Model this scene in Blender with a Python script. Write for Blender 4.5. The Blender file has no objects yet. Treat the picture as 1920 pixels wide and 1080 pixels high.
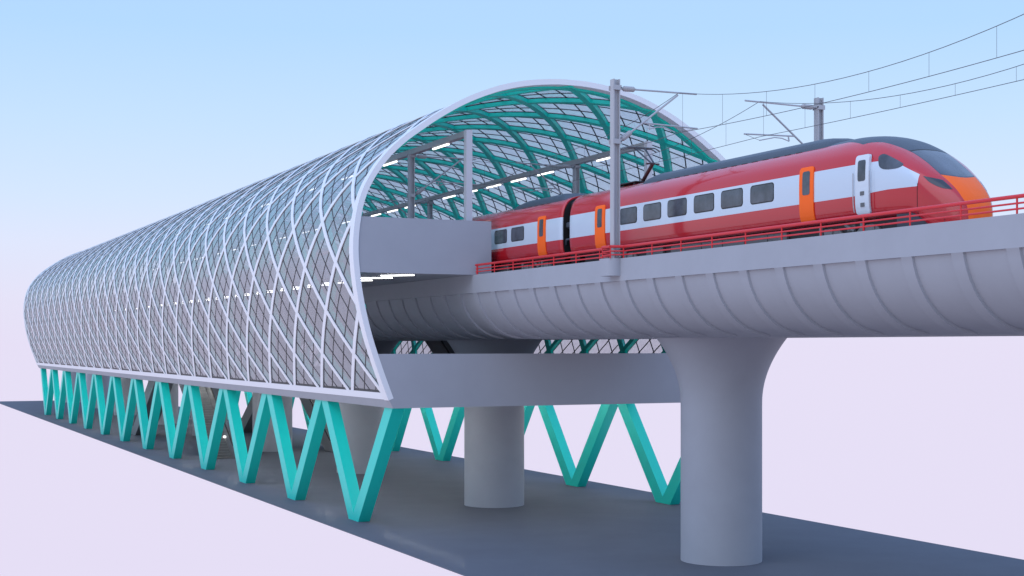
import bpy, math, random
import numpy as np
from mathutils import Vector
random.seed(7)
S = 1.2          # metres per drawing unit
ZG = 8.5         # eye height above the ground in drawing units
XC = 31.5        # centre line of the viaduct
YE, YF = 60.2, 188.2     # open front end and far end of the station
C = bpy.context.scene.collection
R = math.radians

def W3(p):
    return Vector((p[0] * S, p[1] * S, (p[2] + ZG) * S))

# ------------------------------------------------------------------ mesh builder
class MB:
    def __init__(self):
        self.v = []; self.f = []; self.m = []
    def add(self, vs, fs, mi=0):
        o = len(self.v)
        self.v.extend([tuple(p) for p in vs])
        for q in fs:
            self.f.append(tuple(i + o for i in q)); self.m.append(mi)
        return self
    def box(self, x0, x1, y0, y1, z0, z1, mi=0):
        return self.add([(x0,y0,z0),(x1,y0,z0),(x1,y1,z0),(x0,y1,z0),(x0,y0,z1),(x1,y0,z1),(x1,y1,z1),(x0,y1,z1)],
                        [(0,3,2,1),(4,5,6,7),(0,1,5,4),(1,2,6,5),(2,3,7,6),(3,0,4,7)], mi)
    def cbox(self, x0, x1, y0, y1, z0, z1, c=.02, mi=0):
        """box with chamfered edges along its long sides (all 8 corners cut)"""
        xs = (x0, x0+c, x1-c, x1); ys = (y0, y0+c, y1-c, y1); zs = (z0, z0+c, z1-c, z1)
        b = [(xs[1],ys[1]),(xs[2],ys[1]),(xs[2],ys[2]),(xs[1],ys[2])]
        o = [(xs[1],ys[0]),(xs[2],ys[0]),(xs[3],ys[1]),(xs[3],ys[2]),(xs[2],ys[3]),(xs[1],ys[3]),(xs[0],ys[2]),(xs[0],ys[1])]
        V = [(x,y,zs[1]) for x,y in o] + [(x,y,zs[2]) for x,y in o] + [(x,y,zs[0]) for x,y in b] + [(x,y,zs[3]) for x,y in b]
        F = [(i,(i+1)%8,8+(i+1)%8,8+i) for i in range(8)]
        for a, up in ((0,False),(8,True)):
            q = 20 if up else 16
            T = [(a+0,a+1,q+1,q+0),(a+1,a+2,q+1),(a+2,a+3,q+2,q+1),(a+3,a+4,q+2),(a+4,a+5,q+3,q+2),(a+5,a+6,q+3),(a+6,a+7,q+0,q+3),(a+7,a+0,q+0)]
            F += [t if up else t[::-1] for t in T]
        F += [(16,19,18,17),(20,21,22,23)]
        return self.add(V, F, mi)
    def prism(self, poly, axis, a, b, mi=0):
        """closed polygon extruded along an axis; poly is a list of the two other coordinates in x,y,z order"""
        n = len(poly)
        def P(u, v, w):
            return {'x': (w,u,v), 'y': (u,w,v), 'z': (u,v,w)}[axis]
        V = [P(u,v,a) for u,v in poly] + [P(u,v,b) for u,v in poly]
        F = [(i,(i+1)%n,n+(i+1)%n,n+i) for i in range(n)] + [tuple(range(n))[::-1], tuple(range(n,2*n))]
        return self.add(V, F, mi)
    def tube(self, pts, r, n=8, mi=0, cap=True):
        P = [Vector(p) for p in pts]
        V = []; F = []
        for i, p in enumerate(P):
            t = (P[min(i+1,len(P)-1)] - P[max(i-1,0)]).normalized()
            a = Vector((0,0,1)) if abs(t.z) < .9 else Vector((1,0,0))
            u = t.cross(a).normalized(); w = u.cross(t).normalized()
            rr = r[i] if isinstance(r, (list, tuple)) else r
            for k in range(n):
                an = 2*math.pi*k/n
                V.append(p + u*(rr*math.cos(an)) + w*(rr*math.sin(an)))
        for i in range(len(P)-1):
            for k in range(n):
                k2 = (k+1) % n
                F.append((i*n+k, i*n+k2, (i+1)*n+k2, (i+1)*n+k))
        if cap:
            F.append(tuple(range(n))); F.append(tuple(range((len(P)-1)*n, len(P)*n))[::-1])
        return self.add(V, F, mi)
    def lathe(self, c, prof, n=48, mi=0):
        V = []; F = []
        for r, z in prof:
            for k in range(n):
                an = 2*math.pi*k/n
                V.append((c[0]+r*math.cos(an), c[1]+r*math.sin(an), z))
        for i in range(len(prof)-1):
            for k in range(n):
                k2 = (k+1) % n
                F.append((i*n+k, i*n+k2, (i+1)*n+k2, (i+1)*n+k))
        F.append(tuple(range(n))[::-1]); F.append(tuple(range((len(prof)-1)*n, len(prof)*n)))
        return self.add(V, F, mi)
    def grid(self, rows, mi=0, flip=False, closed=False):
        """rows: list of equal-length point lists"""
        n = len(rows[0]); V = [p for r in rows for p in r]; F = []
        for i in range(len(rows)-1):
            for k in range(n if closed else n-1):
                k2 = (k+1) % n
                q = (i*n+k, i*n+k2, (i+1)*n+k2, (i+1)*n+k)
                F.append(q[::-1] if flip else q)
        return self.add(V, F, mi)
    def build(self, name, mats, parent=None, base=None, smooth=0):
        if parent is not None and base is None:
            p = parent; off = Vector((0,0,0))
            while p is not None:
                off += p.location; p = p.parent
        else:
            off = W3(base) if base is not None else Vector((0,0,0))
        me = bpy.data.meshes.new(name)
        me.from_pydata([tuple(W3(v) - off) for v in self.v], [], self.f)
        for m in (mats if isinstance(mats, (list, tuple)) else [mats]):
            me.materials.append(m)
        if max(self.m, default=0) > 0:
            me.polygons.foreach_set('material_index', self.m)
        me.validate(); me.update()
        if smooth:
            me.polygons.foreach_set('use_smooth', [True]*len(me.polygons))
            try:
                me.set_sharp_from_angle(angle=R(smooth))
            except Exception:
                pass
        o = bpy.data.objects.new(name, me); C.objects.link(o)
        if parent is not None:
            o.parent = parent
        else:
            o.location = off
        return o

def thing(name, label, cat, base, group=None):
    o = bpy.data.objects.new(name, None); C.objects.link(o)
    o.location = W3(base); o.empty_display_size = .3
    o['label'] = label; o['category'] = cat
    if group: o['group'] = group
    return o
def tag(o, label, cat, group=None):
    o['label'] = label; o['category'] = cat
    if group: o['group'] = group
    return o
def dup(root, base, label):
    """copy of a thing with its parts and sub-parts"""
    r = root.copy(); C.objects.link(r); r.location = W3(base); r['label'] = label
    for ch in list(root.children):
        c = ch.copy(); C.objects.link(c); c.parent = r
        for g in list(ch.children):
            d = g.copy(); C.objects.link(d); d.parent = c
    return r
ORD = ['first','second','third','fourth','fifth','sixth','seventh','eighth','ninth','tenth','eleventh','twelfth','thirteenth',
       'fourteenth','fifteenth','sixteenth','seventeenth','eighteenth','nineteenth','twentieth'] 
ORD += ['twenty-'+w for w in ORD[:9]] + ['thirtieth'] + ['thirty-'+w for w in ORD[:9]] + ['fortieth']

# ------------------------------------------------------------------ materials
def lin(c):
    return tuple((x/12.92 if x <= .04045 else ((x+.055)/1.055)**2.4) for x in [k/255 for k in c]) + (1,)
def mat(name, col, rough=.5, metal=0., noise=0., nscale=2., bump=0., coat=0., spec=.5, emit=0.):
    m = bpy.data.materials.new(name); m.use_nodes = True
    nt = m.node_tree; b = nt.nodes['Principled BSDF']
    c = tuple(col) + (1,) if len(col) == 3 else col
    b.inputs['Base Color'].default_value = c
    b.inputs['Roughness'].default_value = rough; b.inputs['Metallic'].default_value = metal
    b.inputs['Coat Weight'].default_value = coat; b.inputs['Coat Roughness'].default_value = .06
    b.inputs['Specular IOR Level'].default_value = spec
    if emit:
        b.inputs['Emission Color'].default_value = c; b.inputs['Emission Strength'].default_value = emit
    if noise or bump:
        tc = nt.nodes.new('ShaderNodeTexCoord'); n = nt.nodes.new('ShaderNodeTexNoise')
        n.inputs['Scale'].default_value = nscale; n.inputs['Detail'].default_value = 6; n.inputs['Roughness'].default_value = .62
        nt.links.new(tc.outputs['Object'], n.inputs['Vector'])
        if noise:
            mx = nt.nodes.new('ShaderNodeMix'); mx.data_type = 'RGBA'
            rmp = nt.nodes.new('ShaderNodeMapRange')
            rmp.inputs['From Min'].default_value = .3; rmp.inputs['From Max'].default_value = .7
            nt.links.new(n.outputs['Fac'], rmp.inputs['Value']); nt.links.new(rmp.outputs['Result'], mx.inputs['Factor'])
            mx.inputs['A'].default_value = tuple(x*(1-noise) for x in c[:3]) + (1,)
            mx.inputs['B'].default_value = tuple(min(1, x*(1+noise)) for x in c[:3]) + (1,)
            nt.links.new(mx.outputs['Result'], b.inputs['Base Color'])
        if bump:
            bp = nt.nodes.new('ShaderNodeBump'); bp.inputs['Strength'].default_value = bump; bp.inputs['Distance'].default_value = .02
            nt.links.new(n.outputs['Fac'], bp.inputs['Height']); nt.links.new(bp.outputs['Normal'], b.inputs['Normal'])
    return m

M = {}
M['concrete'] = mat('viaduct_concrete', (.335,.348,.388), .75, noise=.035, nscale=.6)
M['wallconc'] = mat('station_concrete', (.345,.357,.395), .7, noise=.03, nscale=.5)
M['white'] = mat('white_steel', (.75,.76,.79), .42)
M['teal'] = mat('turquoise_paint', (.010,.60,.50), .36, spec=.35)
M['tealin'] = mat('green_inner_steel', (.006,.66,.50), .4)
M['bar'] = mat('dark_glazing_bar', (.022,.022,.024), .5)
M['steel'] = mat('galvanised_steel', (.42,.42,.44), .5, metal=.15)
M['beamgrey'] = mat('grey_painted_steel', (.34,.34,.34), .5)
M['insul'] = mat('grey_insulator', (.38,.37,.38), .55)
M['wire'] = mat('dark_wire', (.09,.09,.10), .5)
M['red'] = mat('red_rail_paint', (.62,.02,.028), .4)
M['carred'] = mat('red_train_paint', (.52,.014,.024), .16, coat=.5)
M['orange'] = mat('orange_train_paint', (1.0,.14,.008), .5, spec=.3)
M['white2'] = mat('white_door_paint', (.62,.68,.74), .4)
M['dark'] = mat('dark_grey_roof', (.045,.055,.072), .45)
M['black'] = mat('black_underframe', (.012,.012,.013), .5)
M['skirt'] = mat('grey_skirt', (.12,.125,.13), .55, noise=.06, nscale=1.5)
M['bogie'] = mat('bogie_paint', (.17,.175,.18), .5, noise=.15, nscale=3)
M['wheel'] = mat('wheel_steel', (.13,.13,.135), .5, metal=.5)
M['pantred'] = mat('dark_red_steel', (.05,.012,.014), .5)
M['rubber'] = mat('black_rubber', (.02,.02,.02), .6)
M['escal'] = mat('escalator_steel', (.20,.205,.215), .5)
M['tread'] = mat('escalator_tread', (.17,.175,.185), .55)
M['rail'] = mat('steel_rail', (.2,.18,.17), .4, metal=.7)
M['ballast'] = mat('track_slab', (.22,.22,.22), .9, noise=.2, nscale=6)
M['slab'] = mat('dark_paving', (.130,.138,.162), .7, noise=.05, nscale=.35, spec=.02, coat=.006)
M['slab'].node_tree.nodes['Principled BSDF'].inputs['Coat Roughness'].default_value = .05
M['line'] = mat('panel_gap', (.03,.012,.012), .6)

def lamp_mat(name, strength, col=(1,1,.97)):
    m = bpy.data.materials.new(name); m.use_nodes = True
    nt = m.node_tree; nt.nodes.clear()
    e = nt.nodes.new('ShaderNodeEmission'); e.inputs['Color'].default_value = col + (1,); e.inputs['Strength'].default_value = strength
    o = nt.nodes.new('ShaderNodeOutputMaterial'); nt.links.new(e.outputs[0], o.inputs[0])
    return m
M['tube'] = lamp_mat('lit_tube', 2.8)
M['tubeb'] = lamp_mat('lit_deck_tube', 44.)
M['tubec'] = lamp_mat('lit_ceiling_tube', 6.)

def glass_mat(name, tint, milk, milkcol, fres=.8, rough=.08, speck=.4):
    m = bpy.data.materials.new(name); m.use_nodes = True
    nt = m.node_tree; nt.nodes.clear(); N = nt.nodes.new; L = nt.links.new
    tc = N('ShaderNodeTexCoord')
    n1 = N('ShaderNodeTexNoise'); n1.inputs['Scale'].default_value = 4.5; n1.inputs['Detail'].default_value = 8; n1.inputs['Roughness'].default_value = .75
    L(tc.outputs['Object'], n1.inputs['Vector'])
    mr = N('ShaderNodeMapRange'); mr.inputs['From Min'].default_value = .32; mr.inputs['From Max'].default_value = .68
    mr.inputs['To Min'].default_value = 1-speck; mr.inputs['To Max'].default_value = 1.
    L(n1.outputs['Fac'], mr.inputs['Value'])
    mul = N('ShaderNodeMix'); mul.data_type = 'RGBA'; mul.blend_type = 'MULTIPLY'; mul.inputs['Factor'].default_value = 1
    mul.inputs['A'].default_value = tint + (1,); L(mr.outputs['Result'], mul.inputs['B'])
    tr = N('ShaderNodeBsdfTransparent'); L(mul.outputs['Result'], tr.inputs['Color'])
    df = N('ShaderNodeBsdfDiffuse'); df.inputs['Color'].default_value = milkcol + (1,)
    tl = N('ShaderNodeBsdfTranslucent'); tl.inputs['Color'].default_value = milkcol + (1,)
    md = N('ShaderNodeMixShader'); md.inputs[0].default_value = .5; L(df.outputs[0], md.inputs[1]); L(tl.outputs[0], md.inputs[2])
    m1 = N('ShaderNodeMixShader'); m1.inputs[0].default_value = milk; L(tr.outputs[0], m1.inputs[1]); L(md.outputs[0], m1.inputs[2])
    bp = N('ShaderNodeBump'); bp.inputs['Strength'].default_value = .25; bp.inputs['Distance'].default_value = .03
    L(n1.outputs['Fac'], bp.inputs['Height'])
    gl = N('ShaderNodeBsdfGlossy'); gl.inputs['Roughness'].default_value = rough; gl.inputs['Color'].default_value = (.9,.95,1,1)
    L(bp.outputs['Normal'], gl.inputs['Normal'])
    fr = N('ShaderNodeLayerWeight'); fr.inputs['Blend'].default_value = .5      # Schlick: same from both sides of the pane
    p5 = N('ShaderNodeMath'); p5.operation = 'POWER'; p5.inputs[1].default_value = 4.; L(fr.outputs['Facing'], p5.inputs[0])
    fm = N('ShaderNodeMath'); fm.operation = 'MULTIPLY_ADD'; fm.inputs[1].default_value = fres; fm.inputs[2].default_value = .05; L(p5.outputs[0], fm.inputs[0])
    m2 = N('ShaderNodeMixShader'); L(fm.outputs[0], m2.inputs[0]); L(m1.outputs[0], m2.inputs[1]); L(gl.outputs[0], m2.inputs[2])
    o = N('ShaderNodeOutputMaterial'); L(m2.outputs[0], o.inputs[0])
    return m
M['glass'] = glass_mat('canopy_glass', (.86,.87,.89), .40, (.86,.83,.86))
M['window'] = mat('train_window_glass', (.062,.070,.085), .12, noise=.55, nscale=1.1, spec=.7)
M['lens'] = mat('dark_headlight_lens', (.035,.04,.055), .15, spec=.5)
M['windscreen'] = mat('windscreen_glass', (.055,.06,.08), .2, noise=.25, nscale=1.0, spec=.7)

def livery(zoff, yoff, nose):
    """red body with one white band; z and y are measured on the body itself"""
    m = mat('train_livery_nose' if nose else 'train_livery', (.5,.01,.02), .16, coat=.5)
    nt = m.node_tree; b = nt.nodes['Principled BSDF']; N = nt.nodes.new; L = nt.links.new
    tc = N('ShaderNodeTexCoord'); sp = N('ShaderNodeSeparateXYZ'); L(tc.outputs['Object'], sp.inputs[0])
    def math2(op, a, bb):
        n = N('ShaderNodeMath'); n.operation = op
        for i, x in enumerate((a, bb)):
            if isinstance(x, (int, float)): n.inputs[i].default_value = x
            else: L(x, n.inputs[i])
        return n.outputs[0]
    z = sp.outputs['Z']; y = sp.outputs['Y']
    lo = (4.51 - zoff)*S; hi = (5.465 - zoff)*S
    if nose:
        sl = math2('ADD', math2('MULTIPLY', math2('SUBTRACT', y, (32.05-yoff)*S), .53), (4.93-zoff)*S)
        top = math2('MINIMUM', hi, sl)
        # the lower edge rises a little ahead of the cab door
        bu = math2('MULTIPLY', math2('MAXIMUM', math2('SUBTRACT', (34.6-yoff)*S, y), 0.), .05)
        bot = math2('ADD', lo, math2('MINIMUM', bu, .09))
        a = math2('GREATER_THAN', z, bot); c = math2('LESS_THAN', z, top)
        d = math2('GREATER_THAN', y, (32.05-yoff)*S)
        f = math2('MULTIPLY', math2('MULTIPLY', a, c), d)
    else:
        f = math2('MULTIPLY', math2('GREATER_THAN', z, lo), math2('LESS_THAN', z, hi))
    mx = N('ShaderNodeMix'); mx.data_type = 'RGBA'; L(f, mx.inputs['Factor'])
    mx.inputs['A'].default_value = (.50,.010,.018,1); mx.inputs['B'].default_value = (.55,.63,.72,1)
    L(mx.outputs['Result'], b.inputs['Base Color'])
    return m

# ------------------------------------------------------------------ sky, sun, camera
sc = bpy.context.scene
w = bpy.data.worlds.new('World'); sc.world = w; w.use_nodes = True
nt = w.node_tree; nt.nodes.clear(); N = nt.nodes.new; L = nt.links.new
SUN_EL, SUN_AZ = 36., 246.     # azimuth clockwise from +Y, so from the left of the picture
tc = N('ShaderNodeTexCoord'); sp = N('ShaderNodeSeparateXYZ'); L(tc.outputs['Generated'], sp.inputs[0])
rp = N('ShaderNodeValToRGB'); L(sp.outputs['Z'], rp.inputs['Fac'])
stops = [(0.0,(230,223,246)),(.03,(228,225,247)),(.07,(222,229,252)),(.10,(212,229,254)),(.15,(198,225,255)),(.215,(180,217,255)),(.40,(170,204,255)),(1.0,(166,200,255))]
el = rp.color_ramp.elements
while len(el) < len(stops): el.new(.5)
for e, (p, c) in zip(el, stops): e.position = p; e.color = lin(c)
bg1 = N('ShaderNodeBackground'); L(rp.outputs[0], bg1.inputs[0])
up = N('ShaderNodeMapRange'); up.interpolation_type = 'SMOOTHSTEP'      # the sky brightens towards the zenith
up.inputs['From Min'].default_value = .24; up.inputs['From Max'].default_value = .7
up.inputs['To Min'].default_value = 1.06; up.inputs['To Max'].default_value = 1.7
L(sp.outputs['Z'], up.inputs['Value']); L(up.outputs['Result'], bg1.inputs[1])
sky = N('ShaderNodeTexSky'); sky.sky_type = 'NISHITA'; sky.sun_disc = False
sky.sun_elevation = R(SUN_EL); sky.sun_rotation = R(SUN_AZ); sky.air_density = 1.0; sky.dust_density = 1.5
bg2 = N('ShaderNodeBackground'); L(sky.outputs[0], bg2.inputs[0]); bg2.inputs[1].default_value = .1
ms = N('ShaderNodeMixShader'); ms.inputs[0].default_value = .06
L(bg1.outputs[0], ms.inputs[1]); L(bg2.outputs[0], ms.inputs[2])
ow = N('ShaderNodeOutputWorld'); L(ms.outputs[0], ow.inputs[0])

sd = bpy.data.lights.new('sun', 'SUN'); sd.energy = .75; sd.angle = R(60); sd.color = (1,.96,.9)
so = bpy.data.objects.new('sun', sd); C.objects.link(so)
az, e_ = R(SUN_AZ), R(SUN_EL)
tosun = Vector((math.sin(az)*math.cos(e_), math.cos(az)*math.cos(e_), math.sin(e_)))
so.rotation_euler = tosun.to_track_quat('Z', 'Y').to_euler(); so.location = (0,0,100)

cd = bpy.data.cameras.new('camera'); cd.sensor_width = 36; cd.lens = 2667/1920*36
cd.shift_y = (648-540)/1920; cd.clip_end = 60000; cd.clip_start = .5
co = bpy.data.objects.new('camera', cd); C.objects.link(co); co.location = W3((0,0,0))
co.rotation_euler = (R(90), 0, -math.atan(1254/2667)); sc.camera = co
sc.view_settings.view_transform = 'Standard'; sc.view_settings.look = 'None'
sc.view_settings.exposure = 0; sc.view_settings.gamma = 1
sc.cycles.max_bounces = 12; sc.cycles.diffuse_bounces = 8; sc.cycles.transparent_max_bounces = 16; sc.cycles.sample_clamp_indirect = 10
sc.cycles.use_denoising = True

# ------------------------------------------------------------------ ground
g = MB()
g.box(20.8, 42.42, -40, 229.5, -8.53, -8.5)
po = g.build('ground', M['slab'], base=(31.5,90,-8.5)); po['kind'] = 'structure'

# ------------------------------------------------------------------ canopy
half = np.array([(9.27,-2.45),(9.82,-1.0),(10.3,.43),(10.65,1.85),(10.84,3.03),(10.94,4.22),(10.87,5.4),(10.62,6.6),(10.17,7.57),(9.42,8.6),
                 (8.57,9.4),(7.97,9.85),(6.96,10.55),(5.61,11.33),(4.1,11.97),(3,12.29),(1.9,12.49),(.8,12.6),(0,12.62)])
def smooth_curve(P, n=400):
    P = np.array(P, float); d = np.concatenate([[0], np.cumsum(np.hypot(*np.diff(P, axis=0).T))])
    m = np.zeros_like(P)
    m[1:-1] = (P[2:]-P[:-2])/(d[2:]-d[:-2])[:,None]; m[0] = (P[1]-P[0])/(d[1]-d[0]); m[-1] = (P[-1]-P[-2])/(d[-1]-d[-2])
    q = np.linspace(0, d[-1], n); out = []
    for t in q:
        i = min(np.searchsorted(d, t, 'right')-1, len(P)-2); h = d[i+1]-d[i]; u = (t-d[i])/h
        out.append((2*u**3-3*u**2+1)*P[i] + (u**3-2*u**2+u)*h*m[i] + (-2*u**3+3*u**2)*P[i+1] + (u**3-u**2)*h*m[i+1])
    return np.array(out)
full = np.concatenate([half*[-1,1], (half*[1,1])[::-1][1:]])
CUR = smooth_curve(full, 900)
CD = np.concatenate([[0], np.cumsum(np.hypot(*np.diff(CUR, axis=0).T))]); CL = CD[-1]
CT = np.gradient(CUR, axis=0); CT /= np.hypot(CT[:,0], CT[:,1])[:,None]
CN = np.stack([-CT[:,1], CT[:,0]], 1)          # outward (left going up)
def cpt(s_, off=0.):
    x = np.interp(s_, CD, CUR[:,0]); z = np.interp(s_, CD, CUR[:,1])
    nx = np.interp(s_, CD, CN[:,0]); nz = np.interp(s_, CD, CN[:,1]); l = math.hypot(nx, nz)
    return XC + x + off*nx/l, z + off*nz/l, nx/l, nz/l
KS = [0.05,2.2,4.35,6.55,8.62,10.7,12.75,15.0,17.35,19.8]
NK = 20
KS = KS + [CL/2] + [CL-k for k in KS[::-1]]
def s_of(k): return float(np.interp(k, range(NK+1), KS))
PY, Y0 = 4.82, 60.55
def rib_path(j, d, y0, y1, step=1/3):
    pts = []
    n = int(round(NK/step))
    for i in range(n+1):
        k = i*step; pts.append((k, Y0 + (j + d*k/2)*PY))
    out = []
    for (k0, a), (k1, b) in zip(pts[:-1], pts[1:]):
        lo, hi = (a, b) if a < b else (b, a)
        if hi < y0 or lo > y1: continue
        def cut(y): return k0 + (k1-k0)*(y-a)/(b-a)
        ka, ya, kb, yb = k0, a, k1, b
        if a < y0: ka, ya = cut(y0), y0
        if a > y1: ka, ya = cut(y1), y1
        if b < y0: kb, yb = cut(y0), y0
        if b > y1: kb, yb = cut(y1), y1
        if not out: out.append((ka, ya))
        out.append((kb, yb))
    return out
def strip(mb, path, wd, o1, o0, mi=0):
    """bar of width wd following a (k, Y) path on the canopy, between radial offsets o0 (inner) and o1 (outer)"""
    P = []
    for k, y in path:
        x, z, nx, nz = cpt(s_of(k)); P.append((Vector((x, y, z)), Vector((nx, 0, nz))))
    rows = []
    for i, (p, nrm) in enumerate(P):
        t = (P[min(i+1,len(P)-1)][0] - P[max(i-1,0)][0]).normalized(); sd_ = t.cross(nrm).normalized()
        a = sd_*(wd/2)
        rows.append([p+nrm*o1-a, p+nrm*o1+a, p+nrm*o0+a, p+nrm*o0-a])
    mb.grid(rows, mi, closed=True)
    mb.add(rows[0], [(0,1,2,3)], mi); mb.add(rows[-1], [(3,2,1,0)], mi)
canopy = thing('station_canopy', 'long barrel-shaped station canopy of white diagonal ribs and glass, turquoise inside', 'canopy', (XC, YE, -2.45))
bars = MB()
for d in (1, -1):
    js = range(-10, 27) if d == 1 else range(0, 37)
    for j in js:
        p = rib_path(j, d, YE+.25, YF-.25)
        if len(p) >= 2:
            a = MB(); strip(a, p, .27, .0 + (.004 if d == 1 else 0), -.035)
            ro = a.build('rib', M['white'], canopy)
            b = MB(); strip(b, p, .37, -.09, -.28 - (.006 if d == 1 else 0))
            b.build('inner_flange', M['tealin'], ro)
            strip(bars, p, .335, -.034 + (.002 if d == 1 else 0), -.065)
        for fr in (1/3, 2/3):
            p = rib_path(j + fr, d, YE+.4, YF-.4, .25)
            if len(p) >= 2: strip(bars, p, .055, -.037 + (.002 if d == 1 else 0), -.075)
for s_ in (s_of(.12), s_of(NK-.12)):       # sill bars along both bottom edges
    x, z, nx, nz = cpt(s_); x1, z1 = x-nx*.17, z-nz*.17
    bars.prism([(x,z),(x,z+.14),(x1,z1+.14),(x1,z1)], 'y', YE+.4, YF-.4)
bars.build('glazing_bars', M['bar'], canopy)
gl = MB(); rows = []
for y in np.linspace(YE+.3, YF-.3, 28):
    rows.append([(lambda q: (q[0], y, q[1]))(cpt(s_, -.050)) for s_ in np.linspace(.1, CL-.1, 129)])
gl.grid(rows); gl.build('glazing', M['glass'], canopy, smooth=60)
def rim(y0, y1, nm, o1, o0, m):
    a = MB(); ss = np.linspace(0, CL, 121); rows = []
    for s_ in ss:
        xo, zo, *_ = cpt(s_, o1); xi, zi, *_ = cpt(s_, o0)
        rows.append([(xo,y0,zo),(xo,y1,zo),(xi,y1,zi),(xi,y0,zi)])
    a.grid(rows, closed=True, flip=False); a.add(rows[0], [(0,1,2,3)]); a.add(rows[-1], [(3,2,1,0)])
    return a.build(nm, m, canopy, smooth=40)
rim(YE, YE+.55, 'end_rim', .06, -.20, M['white'])
rim(YE+.62, YE+1.0, 'end_rim_lining', -.155, -.285, M['tealin'])
rim(YF-.55, YF, 'end_rim', .06, -.20, M['white'])
rim(YF-1.0, YF-.62, 'end_rim_lining', -.155, -.285, M['tealin'])

# ------------------------------------------------------------------ concourse deck and platforms
deck = thing('concourse_deck', 'grey concrete concourse deck under the canopy, resting on turquoise V struts', 'deck', (XC, YE, -2.83))
for sg, nm in ((-1,'edge_beam'), (1,'edge_beam')):
    a = MB()
    pr = [(XC+sg*x, z) for x, z in ((9.30,-2.452),(9.10,-2.83),(8.2,-2.83),(8.2,-2.30),(9.0,-2.30),(9.0,-2.452))]
    a.prism(pr if sg > 0 else pr[::-1], 'y', YE+.312, YF-.312)
    a.build(nm, M['wallconc'], deck)
a = MB()
for sg in (-1, 1):      # white kerb that continues the canopy slope down to the deck edge
    pr = [(XC+sg*x, z) for x, z in ((9.20,-2.14),(9.41,-2.14),(9.32,-2.447),(9.11,-2.447))]
    a.prism(pr if sg > 0 else pr[::-1], 'y', YE+.313, YF-.313)
a.build('kerb', M['white'], deck)
MB().box(XC-8.198, XC+8.198, YE+.3, YF-.3, -2.62, -2.3).build('floor_slab', M['wallconc'], deck)
for y0, y1 in ((YE+.012, YE+.31), (YF-.31, YF-.012)):
    a = MB()
    pr = [(XC-9.10,-2.829),(XC+9.10,-2.829),(XC+9.29,-2.453),(XC+9.22,-2.44),(XC+9.86,-.375),(XC-9.86,-.375),(XC-9.22,-2.44),(XC-9.29,-2.453)]
    a.prism(pr, 'y', y0, y1); a.build('end_wall', M['wallconc'], deck)

def platform(sg, label):
    t = thing('platform', label, 'platform', (XC + sg*7.4, YE, 3.33), 'platforms')
    xa, xb = (XC+sg*10.25, XC+sg*4.23) if sg < 0 else (XC+4.23, XC+10.25)
    MB().box(xa, xb, YE+.36, YF-.36, 3.274, 4.42).build('platform_slab', M['wallconc'], t)
    for y0, y1 in ((YE+.05, YE+.355), (YF-.355, YF-.05)):
        a = MB(); pr = [(XC+sg*x, z) for x, z in ((10.74,3.272),(4.23,3.272),(4.23,5.77),(10.70,5.77))]
        a.prism(pr if sg < 0 else pr[::-1], 'y', y0, y1); a.build('end_wall', M['wallconc'], t)
    return t
platform(-1, 'near platform whose blank grey end wall closes the station mouth beside the red train')
platform(1, 'far platform on the other side of the tracks, mostly hidden behind the red train')

# ------------------------------------------------------------------ V struts
def vstrut(x, y, sg, label):
    t = thing('v_strut', label, 'strut', (x, y, -8.5), 'turquoise V struts')
    hx = .29
    for d in (-1, 1):
        a = MB(); hb, ht = .80, .72
        yb0, yb1 = (y-.78, y+.02) if d < 0 else (y-.02, y+.78)
        yt = y + d*5.3
        if d < 0: bot = (y-.72, y+.28); top = (yt-.02, yt+1.02)
        else: bot = (y-.28, y+.72); top = (yt-1.02, yt+.02)
        xt = x - sg*.06
        e = .004 if d < 0 else 0
        a.add([(x-hx-e,bot[0],-8.5),(x+hx+e,bot[0],-8.5),(x+hx+e,bot[1],-8.5),(x-hx-e,bot[1],-8.5),
               (xt-hx-e,top[0],-2.828),(xt+hx+e,top[0],-2.828),(xt+hx+e,top[1],-2.828),(xt-hx-e,top[1],-2.828)],
              [(0,3,2,1),(4,5,6,7),(0,1,5,4),(1,2,6,5),(2,3,7,6),(3,0,4,7)])
        a.build('leg', M['teal'], t)
    return t
VY = [65.9 + 10.6*i for i in range(12)]
for i, y in enumerate(VY):
    vstrut(22.75, y, -1, ORD[i] + ' turquoise V strut of the near row, counted from the open station mouth')
    vstrut(40.25, y, 1, ORD[i] + ' turquoise V strut of the far row behind the piers, counted from the station mouth')

# ------------------------------------------------------------------ viaduct and piers
via = thing('viaduct', 'long grey concrete railway viaduct with a ribbed curved underside running into the station', 'viaduct', (XC, 60, .3))
outer = [(5.15,3.27),(5.15,2.43)]
cv = smooth_curve([(5.146,2.425),(5.01,1.95),(4.71,1.37),(4.24,.86),(3.66,.50),(3.05,.345),(2.5,.305)], 15)
outer += [tuple(p) for p in cv] + [(0,.30)]
def inset(P, i):
    a, b = P[max(i-1,0)], P[min(i+1,len(P)-1)]; tx, tz = b[0]-a[0], b[1]-a[1]; l = math.hypot(tx, tz)
    return tx/l, tz/l
recess = []
for i, p in enumerate(outer):
    if 2 < i < len(outer)-3:
        tx, tz = inset(outer, i); recess.append((p[0]+tz*.085, p[1]-tx*.085))
    elif i == 2: recess.append((p[0]-.085, p[1]))
    else: recess.append(p)
secR = [(-x, z) for x, z in outer] + [(x, z) for x, z in outer[::-1][1:]]
secP = [(-x, z) for x, z in recess] + [(x, z) for x, z in recess[::-1][1:]]
g = MB(); rows = []
PITCH = 1.96; k = -32
y = 28.5 + PITCH*k
while y < 229:
    p0, p1 = y - .78*PITCH, y
    rows.append([(XC+x, p0, z) for x, z in secR]); rows.append([(XC+x, p0+.012, z) for x, z in secP])
    rows.append([(XC+x, p1-.012, z) for x, z in secP]); rows.append([(XC+x, p1, z) for x, z in secR])
    y += PITCH
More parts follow.
